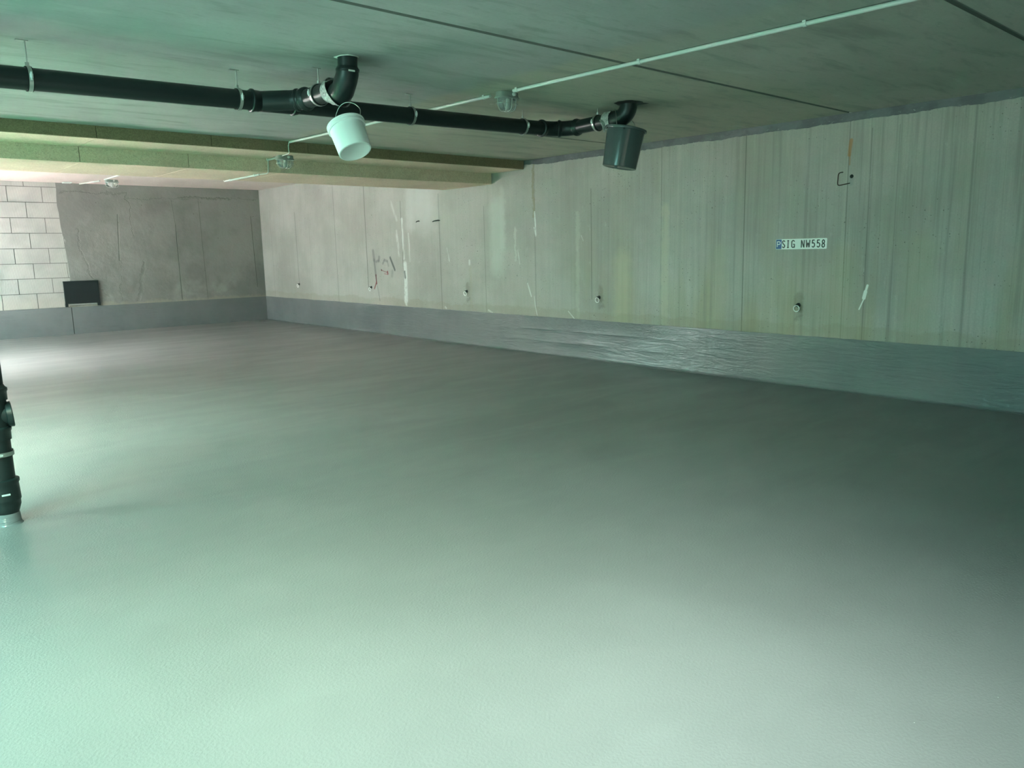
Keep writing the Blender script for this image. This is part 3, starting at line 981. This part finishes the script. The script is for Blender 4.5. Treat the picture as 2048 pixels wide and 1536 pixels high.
def tee(b):
    lathe(b, [(.55, R + .004), (.72, R + .004)], seg=48)
    lathe(b, [(.70, R + .004), (.70, R + .012), (.745, R + .012), (.75, R + .016), (.765, R + .016), (.77, R + .008), (.785, R)], seg=48)
vpart('inspection_tee', tee, M_PIPE)
AX = Vector((.99, -.10, .07)).normalized()
def stub(b):
    lathe(b, [(0, R - .004), (.056, R - .004), (.060, R + .006), (.084, R + .009), (.088, R + .004), (.086, R - .010), (.086, 0)], (0, 0, .610), AX, 44)
vpart('screw_cap', stub, M_PIPE)
def vring(b):
    lathe(b, [(.388, R + .001), (.388, R + .006), (.420, R + .006), (.420, R + .001)], seg=48)
vpart('rubber_lining', vring, M_RUBBER)
vpart('clamp_ring', lambda b: lathe(b, [(.392, R + .005), (.392, R + .010), (.414, R + .010), (.414, R + .005)], seg=48), M_ZINC)
for s in (1, -1):
    def vlug(b):
        q = Vector((-.02, -(R + .016), .403)) if s > 0 else Vector((.02, (R + .016), .403))
        lathe(b, [(-.014, 0), (-.014, .010), (.014, .010), (.014, 0)], q, (1, 0, 0), 12)
        lathe(b, [(-.028, 0), (-.028, .005), (.028, .005), (.028, 0)], q, (1, 0, 0), 10)
    vpart('clamp_screw', vlug, M_STEEL)
vpart('label', lambda b: box(b, (-.022, -(R + .0175), .178), (.018, -(R + .013), .187)), M_LABEL, False)['label'] = 'small white label stripe'
def cuff(b):
    lathe(b, [(0, R + .012), (.004, R + .007), (.018, R + .003), (.050, R + .001), (.066, R - .002), (.066, R - .02)], seg=44)
vpart('coated_base', cuff, M_BAND)

# ------------------------------------------------------------------ conduits, clips and cable
def cx(y): return 4.335 - .0480 * y       # x of the long conduit at y
def conduit(name, pts, r, label, seg=16):
    b = NB(); sweep(b, pts, r, seg)
    return tag(finish(name, b, M_CONDUIT, None, True), label, 'conduit')
def clip(x, y, z, rot=0, r=.0125, label='', up=True, group='conduit clips under the ceiling'):
    b = NB()
    lathe(b, [(-.011, r), (-.011, r + .0035), (.011, r + .0035), (.011, r)], (0, 0, -r - .004), (0, 1, 0), 20)
    box(b, (-.017, -.011, -.008), (.017, .011, 0), .001)
    o = finish('conduit_clip', b, M_CONDUIT, None, False, (x, y, z))
    tag(o, label, 'clip', group)
    return o
zr = ZC - .0165
conduit('conduit', [(cx(.36), .36, zr), (cx(4.60), 4.60, zr)], .0125, 'long pale conduit along the ceiling from the upper right to the first lamp')
conduit('conduit', [(cx(4.86), 4.86, zr), (cx(8.06), 8.06, zr)], .0125, 'pale conduit along the ceiling from the first lamp to the beam')
for y, l in ((2.30, 'conduit clip nearest the top right of the picture'), (3.42, 'conduit clip above the ceiling joint right of the first lamp'),
             (4.56, 'conduit clip just right of the first lamp'), (4.93, 'conduit clip just left of the first lamp')):
    clip(cx(y), y, ZC, label=l)
cb = lambda pts, label: tag(finish('cable', (lambda b: (sweep(b, catmull(pts, 10), .0055, 12), b)[1])(NB()), M_CONDUIT, None, True), label, 'cable')
cb([(3.95, 8.04, zr), (3.952, 8.09, zr - .004), (3.955, 8.108, zr - .03), (3.957, 8.118, 2.62), (3.958, 8.120, 2.58), (3.965, 8.135, 2.540), (3.975, 8.25, 2.535), (3.985, 8.34, 2.535)],
   'thin pale cable running down the upper beam face to the second lamp')
X2 = 4.03
conduit('conduit', [(X2 - .02, 8.52, 2.538), (X2, 8.80, 2.538)], .0115, 'short pale conduit under the first beam step left of the second lamp')
for y, l in ((8.56, 'conduit clip beside the second lamp'), (8.79, 'conduit clip at the end of the short conduit on the beam step')):
    clip(X2 - .01, y, 2.552, r=.0115, label=l, group='conduit clips on the beam')
cb([(X2, 8.78, 2.538), (X2 + .003, 8.81, 2.532), (X2 + .004, 8.822, 2.50), (X2, 8.823, 2.45), (X2 - .004, 8.822, 2.405), (X2 - .012, 8.845, 2.389), (X2 - .035, 8.92, 2.387), (X2 - .045, 9.02, 2.387)],
   'thin pale cable running down the lower beam face')
conduit('conduit', [(3.985, 8.98, 2.386), (3.965, 9.95, 2.386)], .0115, 'pale conduit along the underside of the lower beam step')
for y, l in ((9.10, 'conduit clip at the near end of the conduit on the lower beam step'), (9.80, 'conduit clip at the far end of the conduit on the lower beam step')):
    clip(3.985 - .02 * (y - 8.98), y, 2.400, r=.0115, label=l, group='conduit clips on the beam')
cb([(3.965, 9.94, 2.386), (3.966, 9.99, 2.384), (3.967, 10.015, 2.40), (3.967, 10.018, 2.45), (3.968, 10.018, 2.80), (3.97, 10.03, 2.858), (3.98, 10.2, 2.862)],
   'thin pale cable end curling up behind the lower beam step')
conduit('conduit', [(3.98, 10.15, ZP - .014), (4.03, 15.72, ZP - .014)], .012, 'pale conduit on the light far ceiling before the third lamp')
conduit('conduit', [(4.02, 16.02, ZP - .014), (3.86, 16.80, ZP - .014)], .012, 'pale conduit on the light far ceiling left of the third lamp')
b = NB(); box(b, (3.55, 16.62, ZP - .022), (3.69, 16.76, ZP), .004)
tag(finish('junction_box', b, M_CONDUIT), 'small flat white box on the far ceiling above the blockwork edge', 'junction box')

# ------------------------------------------------------------------ oval bulkhead lamps
def make_lamp(loc, label):
    t = thing('bulkhead_lamp', label, 'ceiling lamp', loc, None, 'oval caged bulkhead lamps')
    b = NB()
    # housing: superellipse prism, long axis along x
    def ring(z, a, c, n=40, e=3.2):
        out = []
        for k in range(n):
            th = 2 * PI * k / n
            x = a * abs(math.cos(th)) ** (2 / e) * (1 if math.cos(th) >= 0 else -1)
            y = c * abs(math.sin(th)) ** (2 / e) * (1 if math.sin(th) >= 0 else -1)
            out.append(b.verts.new((x, y, z)))
        return out
    def skin(rs, top=True, bot=True):
        for r0, r1 in zip(rs, rs[1:]):
            n = len(r0)
            for k in range(n):
                b.faces.new((r0[k], r0[(k + 1) % n], r1[(k + 1) % n], r1[k]))
        if top: b.faces.new(rs[0])
        if bot: b.faces.new(rs[-1][::-1])
    skin([ring(0, .088, .050), ring(-.006, .092, .054), ring(-.036, .096, .058), ring(-.040, .103, .064), ring(-.050, .103, .064), ring(-.052, .096, .058)])
    finish('housing', b, M_FITTING, t, True)
    for s in (1, -1):
        b = NB()
        lathe(b, [(0, 0), (0, .014), (.020, .014), (.022, .010), (.030, .010), (.030, 0)], (s * -.018, s * .050, -.020), (0, s, 0), 18)
        finish('cable_gland', b, M_CONDUIT, t, True)
    b = NB()
    def gring(z, a, c):
        out = []
        n = 120
        for k in range(n):
            th = 2 * PI * k / n
            rr = 1 + .012 * math.cos(30 * th)
            out.append(b.verts.new((a * math.cos(th) * rr, c * math.sin(th) * rr, z)))
        return out
    skin([gring(-.052, .088, .052), gring(-.075, .088, .052), gring(-.100, .082, .048), gring(-.118, .070, .040), gring(-.130, .048, .027), gring(-.134, .018, .010)], True, True)
    finish('glass_dome', b, M_GLASS, t, True)
    b = NB()
    lathe(b, [(0, 0), (0, .016), (.02, .018), (.05, .020), (.07, .014), (.075, 0)], (0, 0, -.050), (0, 0, -1), 20)
    finish('bulb', b, simple_cache('milky_bulb', (0.75, 0.78, 0.75), .3), t, True)
    b = NB()
    wire = []
    pr = [(-.050, 1.0), (-.080, 1.0), (-.108, .95), (-.128, .80), (-.140, .50), (-.143, 0)]
    def loop(f):
        P = [f(z, s, 1) for z, s in pr] + [f(z, s, -1) for z, s in pr[::-1][1:]]
        sweep(b, P, .0024, 8)
    loop(lambda z, s, q: (q * s * .098, 0, z))
    for xo in (-.045, 0, .045):
        loop(lambda z, s, q: (xo * (.6 + .4 * s), q * s * .060 * math.sqrt(1 - (xo / .11) ** 2), z))
    n = 40
    P = [(.100 * math.cos(2 * PI * k / n), .061 * math.sin(2 * PI * k / n), -.088) for k in range(n + 1)]
    sweep(b, P, .0024, 8, caps=False)
    finish('wire_guard', b, M_ZINC, t, True)
    return t
_cache = {}
def simple_cache(n, c, r):
    if n not in _cache: _cache[n] = simple(n, c, r)
    return _cache[n]
def dup(root, loc, label):
    r = root.copy(); COL.objects.link(r); r.location = loc; r['label'] = label
    for ch in list(root.children):
        c = ch.copy(); COL.objects.link(c); c.parent = r
    return r
lamp1 = make_lamp((4.175, 4.745, ZC), 'caged oval lamp on the concrete ceiling between the two hanging buckets')
lamp2 = dup(lamp1, (4.06, 8.44, 2.552), 'caged oval lamp under the first step of the olive beam')
lamp3 = dup(lamp1, (4.18, 15.85, ZP), 'caged oval lamp on the pale far ceiling, smallest and farthest')
lamp3.scale = (1.15, 1.15, 1.0)

# ------------------------------------------------------------------ ring bolts on the right wall
def make_ring(y, z, label):
    t = thing('ring_bolt', label, 'wall ring', (XR, y, z), None, 'steel ring bolts along the right wall')
    b = NB()
    lathe(b, [(0, .024), (.004, .024), (.007, .014), (.030, .011), (.034, 0)], (0, 0, 0), (-1, 0, 0), 20)
    P = [(-.034, .011 * math.cos(2 * PI * k / 20), .011 * math.sin(2 * PI * k / 20)) for k in range(21)]
    sweep(b, P, .005, 10, caps=False)
    finish('eye_bolt', b, M_RUBBER, t, True)
    b = NB()
    r = .031
    P = [(-.040 - .004 * math.cos(2 * PI * k / 40), r * math.sin(2 * PI * k / 40), -r + r * math.cos(2 * PI * k / 40) - .002) for k in range(41)]
    sweep(b, P, .0058, 12, caps=False)
    finish('ring', b, M_STEEL, t, True)
    return t
ring0 = make_ring(3.995, .835, 'steel ring on the right wall nearest the camera, below the number plate')
for y, z, l in ((6.74, .825, 'steel ring on the right wall, second from the camera'), (9.50, .83, 'steel ring in the middle of the five on the right wall'),
                (12.32, .83, 'steel ring on the right wall just below the red paint mark'), (15.20, .83, 'steel ring on the right wall nearest the far corner')):
    dup(ring0, (XR, y, z), l)

# wire bracket and tie hole near the plate
b = NB()
sweep(b, catmull([(XR - .002, 3.600, 2.125), (XR - .022, 3.612, 2.122), (XR - .030, 3.628, 2.108), (XR - .030, 3.632, 2.06), (XR - .030, 3.632, 2.015), (XR - .028, 3.615, 2.003), (XR - .015, 3.57, 2.010), (XR - .002, 3.525, 2.018)], 6), .0050, 10)
tag(finish('wire_bracket', b, M_DARKMETAL, None, True), 'dark rusty bent wire sticking out of the right wall above the number plate', 'bracket')
b = NB()
lathe(b, [(0, 0), (0, .017), (.003, .018), (.0035, .014), (.001, .011), (.0005, 0)], (XR, 3.512, 2.080), (-1, 0, 0), 20)  # flat dark disc standing in for the open hole
tag(finish('tie_hole_disc', b, M_HOLE, None, True), 'small round black plug for the tie hole beside the rusty wire', 'disc')
for y, z, L, l in ((10.74, 1.945, .07, 'short dark rod stub on the right wall, left of a pair'), (10.22, 1.935, .17, 'dark rod stub on the right wall, right of a pair')):
    b = NB()
    sweep(b, [(XR, y - L * .45, z + .004), (XR - .02, y - L * .3, z + .006), (XR - .022, y + L * .25, z), (XR - .024, y + L * .55, z - .010)], [.006, .009, .008, .007], 8)
    tag(finish('rod_stub', b, M_RUBBER, None, True), l, 'rod stub', 'dark rod stubs on the far part of the right wall')

# ------------------------------------------------------------------ number plate
plate = thing('number_plate', 'white number plate with blue parking field screwed to the right wall', 'sign', (XR, 3.999, 1.455))
PW, PH = .5505, .1045
def rrect(b, y0, y1, z0, z1, x0, x1, r, mi=0, n=6):
    pts = []
    for cy, cz, a0 in ((y1 - r, z1 - r, 0), (y0 + r, z1 - r, 90), (y0 + r, z0 + r, 180), (y1 - r, z0 + r, 270)):
        for k in range(n + 1):
            a = math.radians(a0 + 90 * k / n)
            pts.append((cy + r * math.cos(a), cz + r * math.sin(a)))
    A = [b.verts.new((x0, y, z)) for y, z in pts]; B = [b.verts.new((x1, y, z)) for y, z in pts]
    b.faces.new(A[::-1]); b.faces.new(B)
    for i in range(len(A)):
        j = (i + 1) % len(A)
        b.faces.new((A[i], A[j], B[j], B[i]))
b = NB(); rrect(b, -PW / 2, PW / 2, -PH / 2, PH / 2, 0, -.004, .010)
rim_o = finish('plate_panel', b, M_PLATE, plate)
b = NB(); rrect(b, PW / 2 - .066, PW / 2 - .004, -PH / 2 + .004, PH / 2 - .004, -.0035, -.0050, .006)
finish('blue_field', b, M_BLUE, plate)
def glyph(b, strokes, y0, w, zb, h, t, x0=-.0040, x1=-.0062):
    """strokes in a unit box; letters run towards -y as seen from the room"""
    for st in strokes:
        P = [Vector((0, y0 - u * w, zb + v * h)) for u, v in st]
        # ribbon outline with mitred joints and round ends
        L, Rr = [], []
        for i, p in enumerate(P):
            a = (P[i] - P[i - 1]).normalized() if i else None
            c = (P[i + 1] - P[i]).normalized() if i < len(P) - 1 else None
            d = ((a or c) + (c or a))
            d = d.normalized() if d.length > 1e-6 else (a or c)
            nrm = Vector((0, -d.z, d.y))
            k = 1.0
            if a and c:
                k = 1 / max(.55, nrm.dot(Vector((0, -a.z, a.y))))
            L.append(p + nrm * t / 2 * k); Rr.append(p - nrm * t / 2 * k)
        for i in range(len(P) - 1):
            q = [L[i], L[i + 1], Rr[i + 1], Rr[i]]
            A = [b.verts.new((x1, v.y, v.z)) for v in q]; B = [b.verts.new((x0, v.y, v.z)) for v in q]
            b.faces.new(A); b.faces.new(B[::-1])
            for j in range(4):
                b.faces.new((A[j], B[j], B[(j + 1) % 4], A[(j + 1) % 4]))
def arcpts(cu, cv, ru, rv, a0, a1, n=10):
    return [(cu + ru * math.cos(math.radians(a0 + (a1 - a0) * k / n)), cv + rv * math.sin(math.radians(a0 + (a1 - a0) * k / n))) for k in range(n + 1)]
G = {
    'S': [arcpts(.5, .76, .42, .20, 15, 180, 10) + [(.10, .70), (.22, .58), (.78, .40), (.92, .28)] + arcpts(.5, .24, .42, .20, 0, -165, 10)],
    'I': [[(.5, .04), (.5, .96)], [(.14, .96), (.86, .96)], [(.14, .04), (.86, .04)]],
    'G': [arcpts(.5, .74, .42, .22, 20, 180, 9) + [(.08, .5)] + arcpts(.5, .26, .42, .22, 180, 300, 8) + [(.92, .20)], [(.92, 0.0), (.92, .46)], [(.95, .46), (.52, .46)]],
    'N': [[(.10, 0), (.10, 1)], [(.90, 0), (.90, 1)], [(.14, .97), (.86, .03)]],
    'W': [[(.02, 1), (.20, .02)], [(.20, .02), (.44, .62)], [(.56, .62), (.80, .02)], [(.80, .02), (.98, 1)], [(.44, .62), (.56, .62)]],
    '5': [[(.90, .96), (.16, .96)], [(.16, 1.0), (.12, .52)], [(.10, .54)] + arcpts(.48, .32, .44, .28, 120, -150, 14)],
    '8': [arcpts(.5, .74, .36, .22, 0, 360, 20), arcpts(.5, .26, .42, .24, 0, 360, 20)],
    'P': [[(.10, 0), (.10, 1)], [(.10, .97), (.52, .97)] + arcpts(.55, .72, .34, .25, 90, -90, 10) + [(.10, .47)]],
}
yc = 3.999
for ch, ya, yb in (('S', 4.2035, 4.1665), ('I', 4.1530, 4.1195), ('G', 4.1020, 4.0590), ('N', 3.9975, 3.9545), ('W', 3.9440, 3.8960),
                   ('5', 3.8820, 3.8440), ('5', 3.8300, 3.7895), ('8', 3.7790, 3.7400)):
    b = NB()
    glyph(b, G[ch], ya - yc - .004, (ya - yb) - .008, -.0375, .0755, .0098)
    finish('raised_character', b, M_BLACK, plate)['label'] = 'black raised ' + ('digit ' if ch.isdigit() else 'letter ') + ch
b = NB()
glyph(b, G['P'], PW / 2 - .014, .042, -.028, .056, .0085, -.0050, -.0058)
finish('parking_letter', b, M_PLATE, plate)['label'] = 'white letter P'
b = NB()
for sy in (1, -1):
    if sy < 0: lathe(b, [(0, 0), (0, .004), (.002, .003), (.002, 0)], (-.004, sy * (PW / 2 - .012), .038), (-1, 0, 0), 12)
finish('screw', b, M_ZINC, plate)

# ------------------------------------------------------------------ black wall flap on the back wall
vent = thing('wall_vent_cover', 'square black cover low on the far wall over the blockwork edge', 'vent cover', (3.70, YF, .53))
b = NB()
box(b, (-.305, -.045, .060), (.305, -.012, .490), .004)
box(b, (-.285, -.013, .075), (.285, 0, .475))
finish('cover_panel', b, M_VENT, vent)
b = NB(); box(b, (-.309, -.052, .476), (.309, -.010, .494), .003)
finish('top_rail', b, M_VENT, vent)
for s in (-1, 1):
    b = NB()
    box(b, (s * .285 - .024, -.045, .002), (s * .285 + .024, -.005, .075), .004)
    finish('foot', b, M_VENT, vent)
b = NB(); box(b, (-.25, -.030, .030), (.25, -.004, .058), .003)
finish('sill', b, M_PLAIN, vent)
